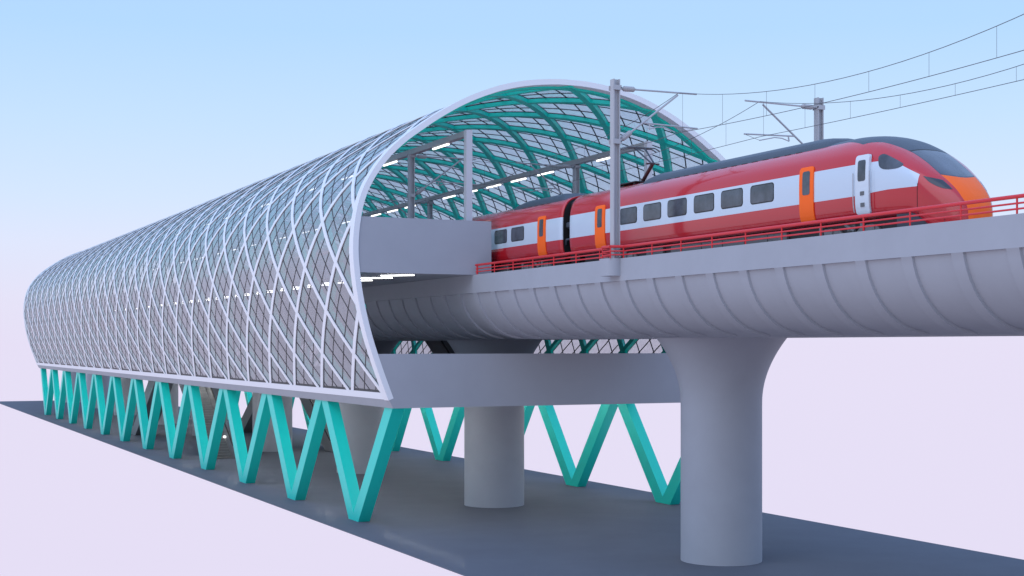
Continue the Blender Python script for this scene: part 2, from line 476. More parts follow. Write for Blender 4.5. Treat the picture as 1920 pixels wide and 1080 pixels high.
g.grid(rows)
ya, yb = rows[0][0][1], rows[-1][0][1]
g.add(rows[0], [tuple(range(len(rows[0])))]); g.add(rows[-1], [tuple(range(len(rows[-1])))[::-1]])
g.add([(XC-5.15,ya,3.27),(XC-4.9,ya,3.27),(XC-4.9,yb,3.27),(XC-5.15,yb,3.27)], [(0,1,2,3)])
g.add([(XC+5.15,ya,3.27),(XC+4.9,ya,3.27),(XC+4.9,yb,3.27),(XC+5.15,yb,3.27)], [(3,2,1,0)])
g.add([(XC-4.9,ya,3.27),(XC-4.9,yb,3.27),(XC-4.9,yb,2.5),(XC-4.9,ya,2.5)], [(0,1,2,3)])
g.add([(XC+4.9,ya,3.27),(XC+4.9,yb,3.27),(XC+4.9,yb,2.5),(XC+4.9,ya,2.5)], [(3,2,1,0)])
g.add([(XC-4.9,ya,2.5),(XC+4.9,ya,2.5),(XC+4.9,yb,2.5),(XC-4.9,yb,2.5)], [(0,1,2,3)])
g.build('girder', M['concrete'], via, smooth=28)
for tx in (29.1, 33.2):
    MB().box(tx-1.1, tx+1.1, ya, yb, 2.504, 2.82).build('track_slab', M['ballast'], via)
    for dx in (-.6, .6):
        a = MB(); a.prism([(tx+dx-.06,2.82),(tx+dx+.06,2.82),(tx+dx+.03,2.86),(tx+dx+.03,2.96),(tx+dx-.03,2.96),(tx+dx-.03,2.86)], 'y', ya, yb)
        a.build('rail', M['rail'], via)
def bracket(sg, y):
    a = MB(); n = 10; poly = [(XC+sg*5.152, y-.75), (XC+sg*5.152, y+.75)]
    poly = [(XC+sg*5.152, y+.58), (XC+sg*5.60, y+.58)] + \
           [(XC+sg*(5.20+.40*math.cos(t)), y+.12 - .34*math.sin(t)) for t in np.linspace(0, math.pi/2, n)] + [(XC+sg*5.152, y-.22)]
    a.prism(poly if sg > 0 else poly[::-1], 'z', 2.62, 3.274); return a.build('mast_bracket', M['concrete'], via, smooth=35)
MN = [24.9] + [46.72 + 21.2*i for i in range(7)]; MF = [25.6] + [47.1 + 21.2*i for i in range(7)]
for y in MN[:2]: bracket(-1, y)

def pier(y, label):
    prof = [(1.6,-8.5),(1.6,-2.4)]
    for t in np.linspace(0, 1, 16)[1:]:
        prof.append((1.6 + .97*t**2.0, -2.25 + 2.555*t))
    a = MB(); a.lathe((XC, y), prof, 64)
    o = a.build('viaduct_pier', M['concrete'], base=(XC, y, -8.5), smooth=40)
    tag(o, label, 'pier', 'round concrete piers carrying the viaduct'); return o
pl = ['thick round concrete pier with flared head standing in the open before the station mouth',
      'round concrete pier just inside the station mouth, behind the front deck edge',
      'third round concrete pier, seen between the two nearest turquoise struts',
      'fourth round concrete pier, between the third pier and the near escalator',
      'fifth round concrete pier, behind the near escalator', 'sixth round concrete pier, beyond the second escalator',
      'seventh round concrete pier, near the far end of the station', 'eighth round concrete pier, just past the far end of the station',
      'ninth round concrete pier, last one before the end of the dark paving']
for i in range(9): pier(47.5 + 21.72*i, pl[i])

# ------------------------------------------------------------------ red railing on the near parapet
rl = thing('railing', 'red three-bar railing along the near edge of the viaduct', 'railing', (26.42, 60, 3.27))
def rail_x(y):
    for m_ in MN[:2]:
        if m_-.2 <= y <= m_+.5: return 25.98
    return 26.42
RY0, RY1 = 12., 60.1
def rail_line(z):
    pts = []; y = RY1
    br = sorted(MN[:2], reverse=True)
    pts.append((26.42, RY1, z))
    for m_ in br:
        pts += [(26.42, m_+.56, z), (25.98, m_+.50, z), (25.98, m_-.12, z), (26.42, m_-.34, z)]
    pts.append((26.42, RY0, z)); return pts
def poly_tube(mb, pts, r):
    for a, b in zip(pts[:-1], pts[1:]): mb.tube([a, b], r, 8)
for z, r, nm in ((3.71,.052,'top_rail'),(3.54,.026,'middle_rail'),(3.40,.026,'middle_rail')):
    a = MB(); poly_tube(a, rail_line(z), r); a.build(nm, M['red'], rl)
posts = [26.67 + PITCH*i for i in range(-7, 18)]
posts = [p for p in posts if not any(m_-.5 < p < m_+.8 for m_ in MN[:2])]
xy = [(26.42, p) for p in posts] + [(25.98, m_+q) for m_ in MN[:2] for q in (.50, -.12)] + [(26.42, m_+q) for m_ in MN[:2] for q in (.56, -.34)] + [(26.42, RY1-.2)]
p0 = MB().tube([(26.42,posts[0],3.27),(26.42,posts[0],3.70)], .026, 8).build('post', M['red'], rl)
for x, y in xy[1:]:
    c = p0.copy(); C.objects.link(c); c.parent = rl; c.location = ((x-26.42)*S, (y-posts[0])*S, 0)

# ------------------------------------------------------------------ catenary masts and overhead lines
ZM, ZCON = 9.69, 8.18
def mast(sg, y, label, top=10.0):
    x = 26.25 if sg < 0 else 35.95; zb = 3.27 if sg < 0 else 2.504
    t = thing('catenary_mast', label, 'mast', (x, y, zb), 'overhead line masts')
    a = MB(); h = .14
    a.box(x-h, x-h+.045, y-h, y+h, zb, top); a.box(x+h-.045, x+h, y-h, y+h, zb, top); a.box(x-h+.045, x+h-.045, y-.03, y+.03, zb, top)
    a.build('post', M['steel'], t)
    s = -sg; f = x + s*.14
    lo = 7.66
    for z in (9.68, lo):
        b = MB(); b.box(x-.18, x+.18, y-.18, y-.142, z-.09, z+.09); b.box(x-.18, x+.18, y+.142, y+.18, z-.09, z+.09); b.box(*sorted((x+s*.145, x+s*.18)), y-.18, y+.18, z-.03, z+.03)
        b.build('clamp', M['steel'], t)
    hd = (x + s*3.05, y, 9.71)         # cantilever head
    p1, p2 = Vector((f, y, 9.68)), Vector(hd)
    dr = (p2-p1).normalized()
    def insulator(p, d):
        b = MB(); L_ = .56; pts = []; rr = []
        for i in range(15):
            pts.append(tuple(p + d*(L_*i/14))); rr.append(.098 if i % 2 else .108)
        rr[0] = rr[-1] = .05; rr[1] = rr[-2] = .08
        b.tube(pts, rr, 10); b.build('insulator', M['insul'], t)
    insulator(p1 + dr*.16, dr)
    MB().tube([tuple(p1), tuple(p1+dr*.16)], .035).build('insulator_bolt', M['steel'], t)
    b = MB(); b.tube([tuple(p1+dr*.69), tuple(p2), tuple(p2+dr*.55)], .035)
    b.build('top_tube', M['steel'], t)
    q1 = Vector((f, y, lo)); q2 = Vector((x+s*2.75, y, 9.62)); dq = (q2-q1).normalized()
    insulator(q1 + dq*.14, dq)
    MB().tube([tuple(q1), tuple(q1+dq*.14)], .035).build('insulator_bolt', M['steel'], t)
    b = MB(); b.tube([tuple(q1+dq*.67), tuple(q2)], .04); b.build('diagonal_tube', M['steel'], t)
    r1 = q1 + dq*((8.45-lo)/dq.z)
    b = MB(); r2 = r1 + Vector((s*2.45, 0, -.06)); b.tube([tuple(r1), tuple(r2)], .032)
    b.tube([tuple(r1+Vector((s*.32,0,0))), tuple(r1+Vector((s*.28,0,-.22)))], .03)
    b.build('registration_tube', M['steel'], t)
    e = r1 + Vector((s*.28,0,-.22)); c_ = Vector((x + s*(2.62 if sg < 0 else 2.9), y, ZCON))
    b = MB(); b.tube([tuple(e), tuple(e+Vector((s*.35,0,.10))), tuple(e+Vector((s*.7,0,.11))), tuple(c_)], .022); b.build('steady_arm', M['steel'], t)
    b = MB(); b.tube([tuple(r2), tuple(c_)], .008, 6); b.build('stay_wire', M['wire'], t)
    return t
nl = ['grey mast on the near parapet ahead of the train nose, beyond the right edge',
      'tall grey mast on a bracket of the near parapet, in front of the red train']
nl += ['grey mast with cantilever arm under the near lamp beam, ' + ORD[i] + ' inside the station' for i in range(6)]
fl = ['grey mast on the far parapet, beyond the train nose at the right edge', 'grey mast rising behind the train roof on the far parapet']
fl += ['grey mast with cantilever arm under the far lamp beam, ' + ORD[i] + ' inside the station' for i in range(6)]
for i, y in enumerate(MN): mast(-1, y, nl[i], 10.0 if i < 2 else 9.72)
for i, y in enumerate(MF): mast(1, y, fl[i], 10.08 if i < 2 else 9.79)

def overhead(xm, ys, label, up, cz=0.):
    t = thing('overhead_line', label, 'cable', (xm, ys[0], ZCON), 'overhead lines')
    me, ct = MB(), MB(); drops = []
    mp, cp = [], []
    for a, b in zip(ys[:-1], ys[1:]):
        for i in range(25):
            u = i/24; y = a + (b-a)*u
            sag = 4*u*(1-u)
            zm = ZM+up - 1.13*sag + .02; zc = ZCON+cz - (.24-cz)*sag
            mp.append((xm, y, zm)); cp.append((xm, y, zc))
        for i in range(8):
            u = (i+.9)/8
            if u < 1:
                sag = 4*u*(1-u); drops.append((a+(b-a)*u, ZCON+cz-(.24-cz)*sag, ZM+up-1.13*sag+.02))
    me.tube(mp, .011, 6); ct.tube(cp, .011, 6)
    me.build('messenger_wire', M['wire'], t); ct.build('contact_wire', M['wire'], t)
    for y, z0, z1 in drops:
        MB().tube([(xm,y,z0),(xm,y,z1)], .0055, 5).build('dropper', M['wire'], t)
overhead(XC-2.45, MN[:6], 'overhead wires above the red train, hung with droppers from the near masts', 0)
overhead(33.05, MF[:6], 'overhead wires above the empty far track, hung from the far masts', .02, .14)

# ------------------------------------------------------------------ lamp beams with tubes
def lamp_beam(x, z, label, tl, skip, first):
    t = thing('lamp_beam', label, 'light beam', (x, YE, z), 'lamp beams above the platforms')
    MB().box(x-.15, x+.15, YE+.62, YF-.6, z-.13, z+.13).build('beam', M['beamgrey'], t)
    for y in (YE+.31, YF-.58):
        MB().box(x-.15, x+.15, y, y+.30, 4.42 if y > YE+1 else 5.772, z+.133).build('end_post', M['steel'] if y > 100 else M['white_post'], t)
    lamps = []
    n = 0
    for i in range(35):
        y = first + 3.533*i
        if any(abs(y-m_) < 1.3 for m_ in skip): continue
        if n == 0:
            h = thing('tube_light', '', 'light', (x, y, z-.13), 'tube lights under the lamp beams')
            MB().box(x-.07, x+.07, y-1.02, y+1.02, z-.165, z-.131).build('housing', M['white'], h)
            MB().cbox(x-.055, x+.055, y-.98, y+.98, z-.235, z-.166, .02).build('tube', M['tube'], h)
            h['label'] = tl % ORD[0]; first_h = h
        else:
            dup(first_h, (x, y, z-.13), tl % ORD[n])
        n += 1
M['white_post'] = mat('pale_grey_post', (.5,.5,.53), .5)
lamp_beam(26.27, 9.86, 'grey beam carrying tube lights along the near platform, on a pale end post', '%s lit tube light on the near lamp beam, from the station mouth', MN, 64.0)
lamp_beam(35.95, 9.93, 'grey beam carrying tube lights along the far platform, behind the train', '%s lit tube light on the far lamp beam, from the station mouth', MF, 64.95)
# tubes under the near platform
tn = None
for i in range(26):
    y = 61.25 + 2.85*i; x = 23.0
    if tn is None:
        tn = thing('ceiling_light', 'first lit tube light under the near platform, nearest the station mouth', 'light', (x, y, 3.33), 'tube lights under the near platform')
        a = MB(); d = Vector((.6,-.55,0)); n_ = Vector((.026,.028,0))
        p = Vector((x,y,0))
        def slat(z0, z1, q):
            c4 = [p-d-n_*q, p-d+n_*q, p+d+n_*q, p+d-n_*q]
            return MB().prism([(v.x, v.y) for v in c4][::-1], 'z', z0, z1)
        slat(3.235, 3.272, 1.2).build('housing', M['white'], tn); slat(3.195, 3.234, .9).build('tube', M['tubec'], tn)
    else:
        dup(tn, (x, y, 3.33), ORD[i] + ' lit tube light under the near platform, from the station mouth')

# tubes under the concourse deck, in two rows
ORD += ['forty-'+w for w in ORD[:9]]
for xr, side in ((25.75, 'near'), (37.25, 'far')):
    un = None
    for i in range(43):
        y = 62.5 + 2.88*i
        lb = ORD[i] + ' lit tube light under the concourse deck, ' + side + ' row, from the station mouth'
        if un is None:
            a = MB(); p = Vector((xr,y,0)); d = Vector((.5,-.5,0)); n_ = Vector((.05,.05,0))
            c4 = [p-d-n_, p-d+n_, p+d+n_, p+d-n_]
            a.prism([(v.x, v.y) for v in c4][::-1], 'z', -2.71, -2.624)
            un = tag(a.build('tube_light', M['tubeb'], base=(xr, y, -2.62)), lb, 'light', 'tube lights under the concourse deck')
        else:
            c = un.copy(); C.objects.link(c); c.location = W3((xr, y, -2.62)); c['label'] = lb

# ------------------------------------------------------------------ escalators
def escalator(x, y0, d, z0, z1, label, wd=1.5):
    """y0: foot; d: direction of the climb along y"""
    t = thing('escalator', label, 'escalator', (x, y0, z0), 'escalators')
    run = (z1-z0)/math.tan(R(30)); fl_ = 1.3
    P = lambda q, z: (y0 + d*q, z)
    under = [P(0,z0), P(fl_,z0+.02), P(fl_+run,z1+.0), P(fl_+run+1.2,z1), P(fl_+run+1.2,z1-.55), P(fl_+run+.2,z1-.6), P(fl_+1.0,z0-.0)]
    a = MB(); a.prism(under if d < 0 else under[::-1], 'x', x-wd/2, x+wd/2); a.build('truss', M['escal'], t)
    for sx in (-1, 1):
        xa, xb = sorted((x+sx*wd/2, x+sx*(wd/2+.10)))
        bal = [P(-.1,z0), P(-.25,z0+.4), P(-.1,z0+.78), P(fl_-.1,z0+.82), P(fl_+run-.1,z1+.82), P(fl_+run+1.2,z1+.82), P(fl_+run+1.2,z1-.6), P(fl_+run+.2,z1-.66), P(fl_+1.0,z0)]
        b = MB(); b.prism(bal if d < 0 else bal[::-1], 'x', xa, xb); b.build('balustrade', M['escal'], t)
        h = MB(); xm = x+sx*(wd/2+.05)
        h.tube([(xm,)+P(-.12,z0+.05), (xm,)+P(-.29,z0+.4), (xm,)+P(-.14,z0+.84), (xm,)+P(fl_-.12,z0+.88), (xm,)+P(fl_+run-.12,z1+.88), (xm,)+P(fl_+run+1.2,z1+.88)], .055, 8)
        h.build('handrail', M['rubber'], t)
    stp = MB(); n = int((z1-z0)/.18); dz = (z1-z0)/n; dy = run/n
    for i in range(n):
        ya_, yb_ = sorted((y0+d*(fl_+dy*i), y0+d*(fl_+dy*(i+1)+.02)))
        stp.box(x-wd/2+.08, x+wd/2-.08, ya_, yb_, z0+dz*i+.03, z0+dz*(i+1)+.04)
    stp.build('steps', M['tread'], t)
    MB().box(x-wd/2+.02, x+wd/2-.02, *sorted((y0+d*.0, y0+d*fl_)), z0+.021, z0+.05).build('comb_plate', M['wheel'], t)
    return t
es = escalator(26.0, 106.0, 1, -8.5, -2.5, 'near escalator climbing away from the viewer, steps visible between the turquoise struts', 1.7)
MB().cbox(26.70, 26.845, 109.2, 109.5, -7.15, -7.0, .02).build('lamp', M['tube'], es)
escalator(25.9, 139.5, -1, -8.5, -2.5, 'second near escalator, climbing toward the viewer, its dark underside showing')
escalator(36.2, 108.5, 1, -8.5, -2.5, 'far side escalator partly hidden behind the third pier, climbing away from the viewer')
escalator(36.2, 139.5, -1, -8.5, -2.5, 'far side escalator beyond the fourth pier, climbing toward the viewer')
escalator(35.8, 81.0, 1, -2.3, 4.0, 'inner escalator from concourse to far platform, seen below the viaduct')

# ------------------------------------------------------------------ the train
TX = 29.1
Bp = np.array([(0,3.80),(1.05,3.80),(1.2,3.81),(1.345,3.90),(1.41,4.06),(1.445,4.35),(1.45,4.8),(1.45,5.2),(1.42,5.6),(1.33,5.92),(1.12,6.2),(.8,6.36),(.4,6.45),(0,6.47)])
Bp = np.concatenate([Bp[:2], smooth_curve(Bp[1:], 60)[1:]])
Bs = np.concatenate([[0], np.cumsum(np.hypot(*np.diff(Bp, axis=0).T))]); Bs /= Bs[-1]
ZCt = np.array([(30.65,3.6),(30.7,3.95),(30.98,4.40),(31.4,4.80),(31.95,5.20),(32.6,5.64),(33.2,5.98),(33.8,6.24),(34.5,6.41),(35.4,6.48),(37,6.47),(600,6.47)])
Wt = np.array([(30.65,.02),(30.7,.33),(30.85,.56),(31.1,.77),(31.5,.97),(32,1.14),(32.6,1.27),(33.3,1.37),(34.2,1.43),(35.3,1.45),(600,1.45)])
def pch(T, y):
    """monotone cubic interpolation"""
    x, v = T[:,0], T[:,1]; h = np.diff(x); dl = np.diff(v)/h; m = np.zeros_like(v)
    m[0], m[-1] = dl[0], dl[-1]
    for i in range(1, len(x)-1):
        m[i] = 0 if dl[i-1]*dl[i] <= 0 else 2*dl[i-1]*dl[i]/(dl[i-1]+dl[i])
    i = np.clip(np.searchsorted(x, y, 'right')-1, 0, len(h)-1); u = (y-x[i])/h[i]
    return (2*u**3-3*u**2+1)*v[i]+(u**3-2*u**2+u)*h[i]*m[i]+(-2*u**3+3*u**2)*v[i+1]+(u**3-u**2)*h[i]*m[i+1]
def zlow(y):
    u = min(1, max(0, (32.4-y)/1.3)); return 3.80 - .84*u*u*(3-2*u)
def body_pt(y, t, nose):
    dx = float(np.interp(t, Bs, Bp[:,0])); z = float(np.interp(t, Bs, Bp[:,1]))
    if nose and y < 37:
        zl = zlow(y); dx *= float(pch(Wt, y))/1.45; z = zl + (z-3.80)*(float(pch(ZCt, y))-zl)/2.67
    return dx, z
ZT = Bp[:,1]; 
def side_x(z):      # half width of the plain body at height z
    i = np.argmax(Bp[:,0]); lo, hi = Bp[:int(i)+1], Bp[int(i):]
    return float(np.interp(z, lo[1:,1], lo[1:,0])) if z < 4.8 else float(np.interp(z, hi[:,1], hi[:,0]))
def inpoly(x, y, P):
    c = False; n = len(P)
    for i in range(n):
        (x1,y1),(x2,y2) = P[i], P[(i+1) % n]
        if (y1 > y) != (y2 > y) and x < (x2-x1)*(y-y1)/(y2-y1)+x1: c = not c
    return c
def rr_panel(mb, y0, y1, z0, z1, r, off, sgn, depth=.05, taper=0., nz=16):
    """rounded-corner panel following the body side, standing off by off; z0..z1, y0..y1"""
    zs = sorted(set([z0+(z1-z0)*i/nz for i in range(nz+1)] + [z0+r*(1-math.cos(a)) for a in np.linspace(0,math.pi/2,6)] + [z1-r*(1-math.cos(a)) for a in np.linspace(0,math.pi/2,6)]))
    A = []
    for z in zs:
        e = 0.
        if z < z0+r: q = z0+r-z; e = r-math.sqrt(max(0, r*r-q*q))
        if z > z1-r: q = z-(z1-r); e = r-math.sqrt(max(0, r*r-q*q))
        x = side_x(z)
        ya_, yb_ = y0+e, y1-e
        A.append([(TX+sgn*(x+off-depth), ya_, z), (TX+sgn*(x+off), ya_, z), (TX+sgn*(x+off), yb_, z), (TX+sgn*(x+off-depth), yb_, z)])
    mb.grid(A, flip=(sgn > 0)); 
    mb.add(A[0], [(0,1,2,3)]); mb.add(A[-1], [(3,2,1,0)])
    return mb
def bogie(y, parent):
    a = MB()
    for sx in (-1, 1):
        x = TX+sx*1.0
        a.prism([(y-1.55,3.38),(y-1.25,3.62),(y-.5,3.60),(y-.35,3.48),(y+.35,3.48),(y+.5,3.60),(y+1.25,3.62),(y+1.55,3.38),(y+1.5,3.24),(y-1.5,3.24)], 'x', x-.07, x+.07)
        for q in (-1.0, 1.0):
            a.cbox(x+sx*.03-.12, x+sx*.03+.12, y+q-.2, y+q+.2, 3.2, 3.66, .04)
            a.tube([(x+sx*.12,y+q+.33,3.3),(x+sx*.12,y+q+.33,3.74)], .07, 8)
        a.tube([(x+sx*.1,y-.28,3.5),(x+sx*.1,y+.15,3.72)], .055, 8)
        a.cbox(x-.02, x+.14, y-.2, y+.2, 3.5, 3.74, .03)
    a.cbox(TX-.9, TX+.9, y-.35, y+.35, 3.25, 3.5, .04)
    b = a.build('bogie', M['bogie'], parent)
    for q in (-1.0, 1.0):
        wv = MB()
        for sx in (-1, 1):
            xw = TX+sx*.72
            wv.tube([(xw-.07,y+q,3.36),(xw+.07,y+q,3.36)], .40, 24); wv.tube([(xw+sx*.07,y+q,3.36),(xw+sx*.1,y+q,3.36)], .2, 16)
        wv.tube([(TX-.72,y+q,3.36),(TX+.72,y+q,3.36)], .07, 10)
        wv.build('wheelset', M['wheel'], b)

def car(y0, y1, label, nose, wins, doors, whitedoor, pods, boxes, bogies):
    t = thing('train_car', label, 'train car', (TX, y0, 2.76), 'cars of the red train')
    m = livery(2.76, y0, nose)
    ts = np.concatenate([[0,.06], np.linspace(.12, 1, 120)]) if nose else np.concatenate([[0,.06], np.linspace(.12,1,44)])
    body = MB(); extra = {}
    def yrow(y, sh=1., zsq=1.):
        L_ = []
        for t_ in ts:
            dx, z = body_pt(y, t_, nose); L_.append((-dx*sh, y, z))
        for t_ in ts[::-1][1:]:
            dx, z = body_pt(y, t_, nose); L_.append((dx*sh, y, z))
        return [(TX+p[0], p[1], p[2]) for p in L_]
    ys = []
    if nose:
        ys = list(np.concatenate([30.65 + .5*np.linspace(0,1,40)**1.6, np.linspace(31.16, 33.0, 150), np.linspace(33.02, 36.5, 110)])) 
        ys2 = list(np.linspace(36.5, y1-.35, 10))
    else:
        ys2 = list(np.linspace(y0+.35, y1-.35, 10))
    # plain part
    rows = []
    if not nose:
        for q, sh in ((0,.95),(.04,.98),(.12,.998)): rows.append(yrow(y0+q, sh))
    rows += [yrow(y) for y in ys2]
    for q, sh in ((.12,.998),(.04,.98),(0,.95)): rows.append(yrow(y1-q, sh))
    body.grid(rows)
    body.add(rows[-1], [tuple(range(len(rows[-1])))[::-1]])
    if not nose: body.add(rows[0], [tuple(range(len(rows[0])))])
    for yy, far in (() if nose else ((y0, -1),)) + ((y1, 1),):      # dark end wall of the car, facing the gap
        q = yrow(yy, .93); zc_ = 5.0
        q = [(p[0], p[1], zc_+(p[2]-zc_)*.96) for p in q]; nq = len(q)
        pe = MB(); pe.add([(p[0], p[1]+far*.02, p[2]) for p in q] + [(p[0], p[1]-far*.05, p[2]) for p in q],
                          [tuple(range(nq))] + [(i,(i+1)%nq,nq+(i+1)%nq,nq+i) for i in range(nq)])
        pe.build('end_panel', M['black'], t)
    if nose:
        bY = np.array([(30.65,.42),(30.76,.444),(30.81,.46),(30.95,.52),(31.18,.562),(31.43,.60),(31.67,.645),(32.19,.655),(32.72,.70),(33.34,.84),(33.83,.94),(34.07,1.03),(34.43,1.17),(34.7,1.12),(35.2,1.04),(36.6,1.02)])
        head = [(31.95,4.875),(31.65,4.785),(31.50,4.735),(31.30,4.56),(31.17,4.43),(31.35,4.465),(31.55,4.56),(31.74,4.68)]
        cabw = [(33.55,5.60),(33.50,5.66),(33.38,5.67),(33.0,5.50),(32.72,5.35),(32.62,5.27),(32.70,5.20),(32.92,5.17),(33.25,5.195),(33.43,5.28),(33.51,5.44)]
        nm = {'front_panel': MB(), 'nose_roof': MB(), 'windscreen': MB(), 'windscreen_seal': MB()}
        # every row of the nose has one column exactly on the paint edge, so the edge is clean
        iw = int(np.argmax(Bp[:,0])); tw = float(Bs[iw]); KB = 52; KN = 120
        ystar = next(y for y in np.linspace(30.66, 31.2, 400) if float(pch(Wt, y)) > np.interp(y, bY[:,0], bY[:,1]))
        ys = sorted(set([round(float(y), 4) for y in ys] + [round(float(ystar), 4)]))
        def row_ts(y):
            ww = float(pch(Wt, y))/1.45; b_ = float(np.interp(y, bY[:,0], bY[:,1]))
            up = Bp[iw:,0]*ww
            tb = float(np.interp(-b_, -up, Bs[iw:])) if up[0] > b_ else tw
            tb = min(max(tb, tw), .985)
            return np.concatenate([[0,.06], np.linspace(.12, tb, KB-1), np.linspace(tb, 1, KN-KB)[1:]])
        grid = []
        for y in ys:
            tr = row_ts(y); pts = [body_pt(y, t_, True) for t_ in tr]
            grid.append([(TX-dx, y, z) for dx, z in pts] + [(TX+dx, y, z) for dx, z in pts[::-1][1:]])
        mid = len(grid[0])//2; n = len(grid[0]); G = np.array(grid); idx = {}
        for i in range(len(ys)-1):
            for k in range(n-1):
                kk = min(k, n-2-k)
                c_ = (G[i,k]+G[i,k+1]+G[i+1,k]+G[i+1,k+1])/4
                dx = abs(c_[0]-TX); y = c_[1]
                key = 'body'
                if y < ystar: key = 'front_panel'
                elif kk >= KB:
                    if y < 31.43 + .55*dx*dx: key = 'front_panel'
                    elif abs(y-32.86) < .035 and y > 31.9: key = 'windscreen_seal'
                    elif y < 32.86 and y > 31.47+.55*dx*dx and kk > KB+2: key = 'windscreen'
                    else: key = 'nose_roof'
                mbb = body if key == 'body' else nm[key]
                dct = idx.setdefault(id(mbb), {})
                q = []
                for (a, b2) in ((i,k),(i,k+1),(i+1,k+1),(i+1,k)):
                    if (a,b2) not in dct:
                        dct[(a,b2)] = len(mbb.v); mbb.v.append(tuple(G[a,b2]))
                    q.append(dct[(a,b2)])
                mbb.f.append(tuple(q)); mbb.m.append(0)
        nm['windscreen_seal'].build('windscreen_seal', M['rubber'], t, smooth=50)
        nm['front_panel'].build('front_panel', M['orange'], t, smooth=50)
        nm['nose_roof'].build('nose_roof', M['dark'], t, smooth=50)
        nm['windscreen'].build('windscreen', M['windscreen'], t, smooth=50)
        def skin_x(y, z):
            zl = zlow(y); zz = zl + (Bp[8:,1]-3.80)*(float(pch(ZCt, y))-zl)/2.67
            return float(np.interp(z, zz, Bp[8:,0]*float(pch(Wt, y))/1.45))
        for kname, poly, mm in (('headlight', head, M['lens']), ('cab_window', cabw, M['window'])):
            sp_ = smooth_curve(poly + poly[:1], 60) if kname == 'cab_window' else np.array(poly)
            z0, z1 = min(p[1] for p in sp_)+.002, max(p[1] for p in sp_)-.002
            for sg in (-1, 1):
                A = []
                for z in z0 + (z1-z0)*(.5-.5*np.cos(np.linspace(0, math.pi, 26))):
                    xs = []
                    for (ya_, za), (yb_, zb) in zip(sp_, np.roll(sp_, -1, axis=0)):
                        if (za > z) != (zb > z): xs.append(ya_+(yb_-ya_)*(z-za)/(zb-za))
                    a_, b_ = min(xs), max(xs)
                    row = [(y, .008) for y in np.linspace(a_, b_, 14)]
                    row = [(a_, -.03)] + row + [(b_, -.03)]
                    A.append([(TX+sg*(skin_x(y, z)+o), y, z) for y, o in row])
                pn = MB(); pn.grid(A); pn.build(kname, mm, t, smooth=40)
        # panel gaps of the nose: thin dark strips on the skin
        def on(y, t_, sg, o=.004):
            dx, z = body_pt(y, t_, True); return (TX+sg*(dx+o), y, z)
        for sg in (-1, 1):
            gap = MB(); gap.tube([on(32.05, t_, sg) for t_ in np.linspace(.2,.60,16)], .009, 5); gap.build('panel_gap', M['line'], t)
            gap = MB(); gap.tube([on(31.25, t_, sg) for t_ in np.linspace(.2,.46,12)], .006, 5); gap.build('panel_gap', M['line'], t)
        # coupler flap
        a = MB(); a.cbox(TX-.16, TX+.16, 30.60, 30.75, 3.30, 3.42, .03); a.build('coupler_cover', M['black'], t)
        # black skirt under the nose
        a = MB(); rows2 = []
        for y in np.linspace(31.1, 32.9, 14):
            ww = float(pch(Wt, y))*.9
            rows2.append([(TX-ww, y, zlow(y)+.06), (TX-ww*.96, y, 3.0), (TX+ww*.96, y, 3.0), (TX+ww, y, zlow(y)+.06)])
        a.grid(rows2); a.build('snow_plough', M['dark'], t)
    body.build('body', m, t, smooth=40)
    for i, (a_, b_) in enumerate(wins):
        for sg in (-1, 1):
            fr = MB(); rr_panel(fr, a_-.035, b_+.035, 4.735, 5.375, .13, .006, sg, .04)
            fo = fr.build('window_frame', M['rubber'], t)
            pn = MB(); rr_panel(pn, a_, b_, 4.77, 5.34, .10, .012, sg, .04); pn.build('pane', M['window'], fo)
    for a_, b_ in doors:
        for sg in (-1, 1):
            dr = MB(); rr_panel(dr, a_, b_, 3.86, 5.66, .12, .035, sg, .09); do = dr.build('door', M['orange'], t)
            pn = MB(); mid_ = (a_+b_)/2; rr_panel(pn, mid_-.19, mid_+.19, 4.77, 5.52, .08, .043, sg, .03); pn.build('window', M['window'], do)
    for a_, b_ in whitedoor:
        for sg in (-1, 1):
            dr = MB(); rr_panel(dr, a_, b_, 3.93, 5.72, .10, .03, sg, .09); do = dr.build('cab_door', M['white2'], t)
            pn = MB(); rr_panel(pn, a_+.15, b_-.13, 4.93, 5.56, .07, .038, sg, .03); pn.build('window', M['window'], do)
            hd = MB()
            for q in (-.07, .055):
                e_ = a_ if q < 0 else b_
                pts = [(TX+sg*(side_x(z)+.06), e_+q, z) for z in np.linspace(4.02, 5.2, 9)]
                hd.tube(pts, .016, 6)
            hd.build('handrail', M['steel'], do)
            lk = MB()
            for z in (4.22, 4.56):
                x = TX+sg*(side_x(z)+.032)
                lk.cbox(*sorted((x, x+sg*.015)), a_+.2, a_+.38, z-.06, z+.06, .004)
            lk.build('lock', M['skirt'], do)
    for a_, b_ in pods:
        pd = MB(); rows = []
        for y, f_ in ((a_,.0),(a_+.12,.45),(a_+.4,.85),(a_+.9,1.),(b_-.9,1.),(b_-.4,.85),(b_-.12,.45),(b_,0.)):
            rows.append([(TX+dx, y, z0+(z1-z0)*f_) for dx, z0, z1 in ((-1.10,6.15,6.16),(-1.03,6.24,6.31),(-.95,6.28,6.46),(-.6,6.38,6.63),(0,6.46,6.66),(.6,6.38,6.63),(.95,6.28,6.46),(1.03,6.24,6.31),(1.10,6.15,6.16))])
        pd.grid(rows); po_ = pd.build('roof_fairing', M['dark'], t, smooth=45)
        vt = MB(); y = a_+1.4
        while y < b_-1.2:
            vt.cbox(TX-1.075, TX-1.045, y, y+.32, 6.20, 6.26, .006); vt.cbox(TX+1.045, TX+1.075, y, y+.32, 6.20, 6.26, .006); y += .62
        vt.build('vent', M['black'], po_)
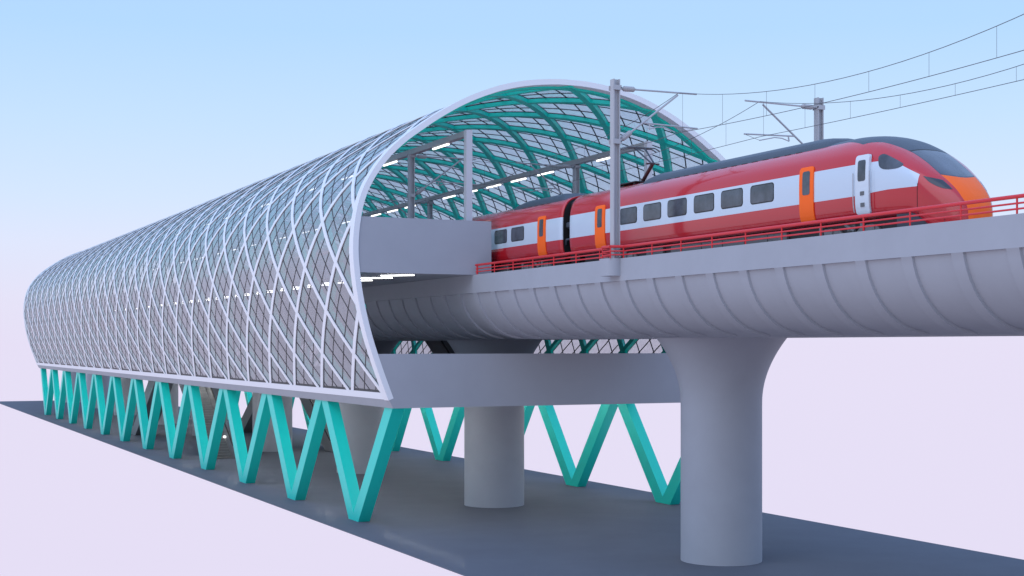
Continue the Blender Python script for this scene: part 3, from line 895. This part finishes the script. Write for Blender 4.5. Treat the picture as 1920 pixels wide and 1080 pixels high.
    for k_, (a_, b_) in enumerate(boxes):
        u = MB(); u.cbox(TX-1.12, TX+1.12, a_, b_, 3.05, 3.73, .04)
        for y in np.arange(a_+1.0, b_-.4, 1.35): u.box(TX-1.132, TX+1.132, y, y+.02, 3.1, 3.69, 1)
        u.build('equipment_box', [M['skirt'], M['black']], t)
    MB().cbox(TX-1.0, TX+1.0, y0+(2.2 if nose else .6), y1-.6, 3.4, 3.796, .03).build('underframe', M['black'], t)
    for y in bogies: bogie(y, t)
    return t
car1 = car(30.65, 53.2, 'front car of the red and white train with orange nose, orange doors and pantograph', True,
    [(38.63,39.9),(40.41,41.67),(42.17,43.42),(43.96,45.22),(45.74,46.98),(47.53,48.8)], [(36.47,37.19),(50.02,50.84)], [(33.80,34.43)],
    [(36.2,47.9)], [(38.4,45.6),(46.2,47.4)], [35.2, 49.6])
g = MB(); g.cbox(TX-1.02, TX+1.02, 53.15, 53.95, 3.5, 6.15, .1); g.build('gangway_bellows', M['black'], car1)
g = MB(); g.cbox(TX-1.25, TX-1.0, 53.25, 53.85, 5.0, 5.25, .05); g.tube([(TX-1.2,53.2,4.3),(TX-1.28,53.4,4.5),(TX-1.28,53.7,4.5),(TX-1.2,53.9,4.3)], .05, 8); g.build('coupling_cable', M['dark'], car1)
W2 = [(57.57,58.86),(59.38,60.69),(61.2,62.5),(63.0,64.3),(64.8,66.1),(66.6,67.9)]
car(53.9, 76.9, 'second car of the red train, half inside the station mouth, with an orange door', False, W2 + [(68.4,69.7)], [(55.35,56.12),(72.6,73.4)], [], [(54.3,59.6)], [(60.0,68.5)], [57.0, 73.6])
car(77.6, 100.6, 'third car of the red train, inside the station behind the glass canopy', False, [(q,q+1.29) for q in np.arange(82.0,93,1.82)], [(79.0,79.8),(96.3,97.1)], [], [(78.0,83.3)], [(83.7,93.5)], [80.7, 97.3])
# pantograph on the front car
pg = MB()
bz = 6.47
pg.cbox(TX-.6, TX+.6, 49.1, 50.7, 6.50, 6.56, .02)
for sx in (-.5, .5):
    for y in (49.3, 50.5): pg.tube([(TX+sx,y,6.40),(TX+sx,y,6.52)], .06, 8)
pb = pg.build('pantograph', M['black'], car1)
a = MB(); 
a.tube([(TX,49.62,6.55),(TX,48.75,7.22)], .075, 10)
a.tube([(TX-.3,48.75,7.22),(TX+.3,48.75,7.22)], .03, 8)
a.build('lower_arm', M['pantred'], pb)
a = MB()
for sx in (-.06, .06): a.tube([(TX+sx,48.75,7.24),(TX+sx*4,49.75,7.95)], .035, 8)
a.build('upper_arm', M['dark'], pb)
a = MB()
for q in (-.14, .14):
    a.tube([(TX-.85,49.75+q,7.86),(TX-.62,49.75+q,7.97),(TX+.62,49.75+q,7.97),(TX+.85,49.75+q,7.86)], .028, 8)
a.tube([(TX-.3,49.6,7.95),(TX-.3,49.9,7.95)], .02, 6); a.tube([(TX+.3,49.6,7.95),(TX+.3,49.9,7.95)], .02, 6)
a.build('collector_head', M['wheel'], pb)
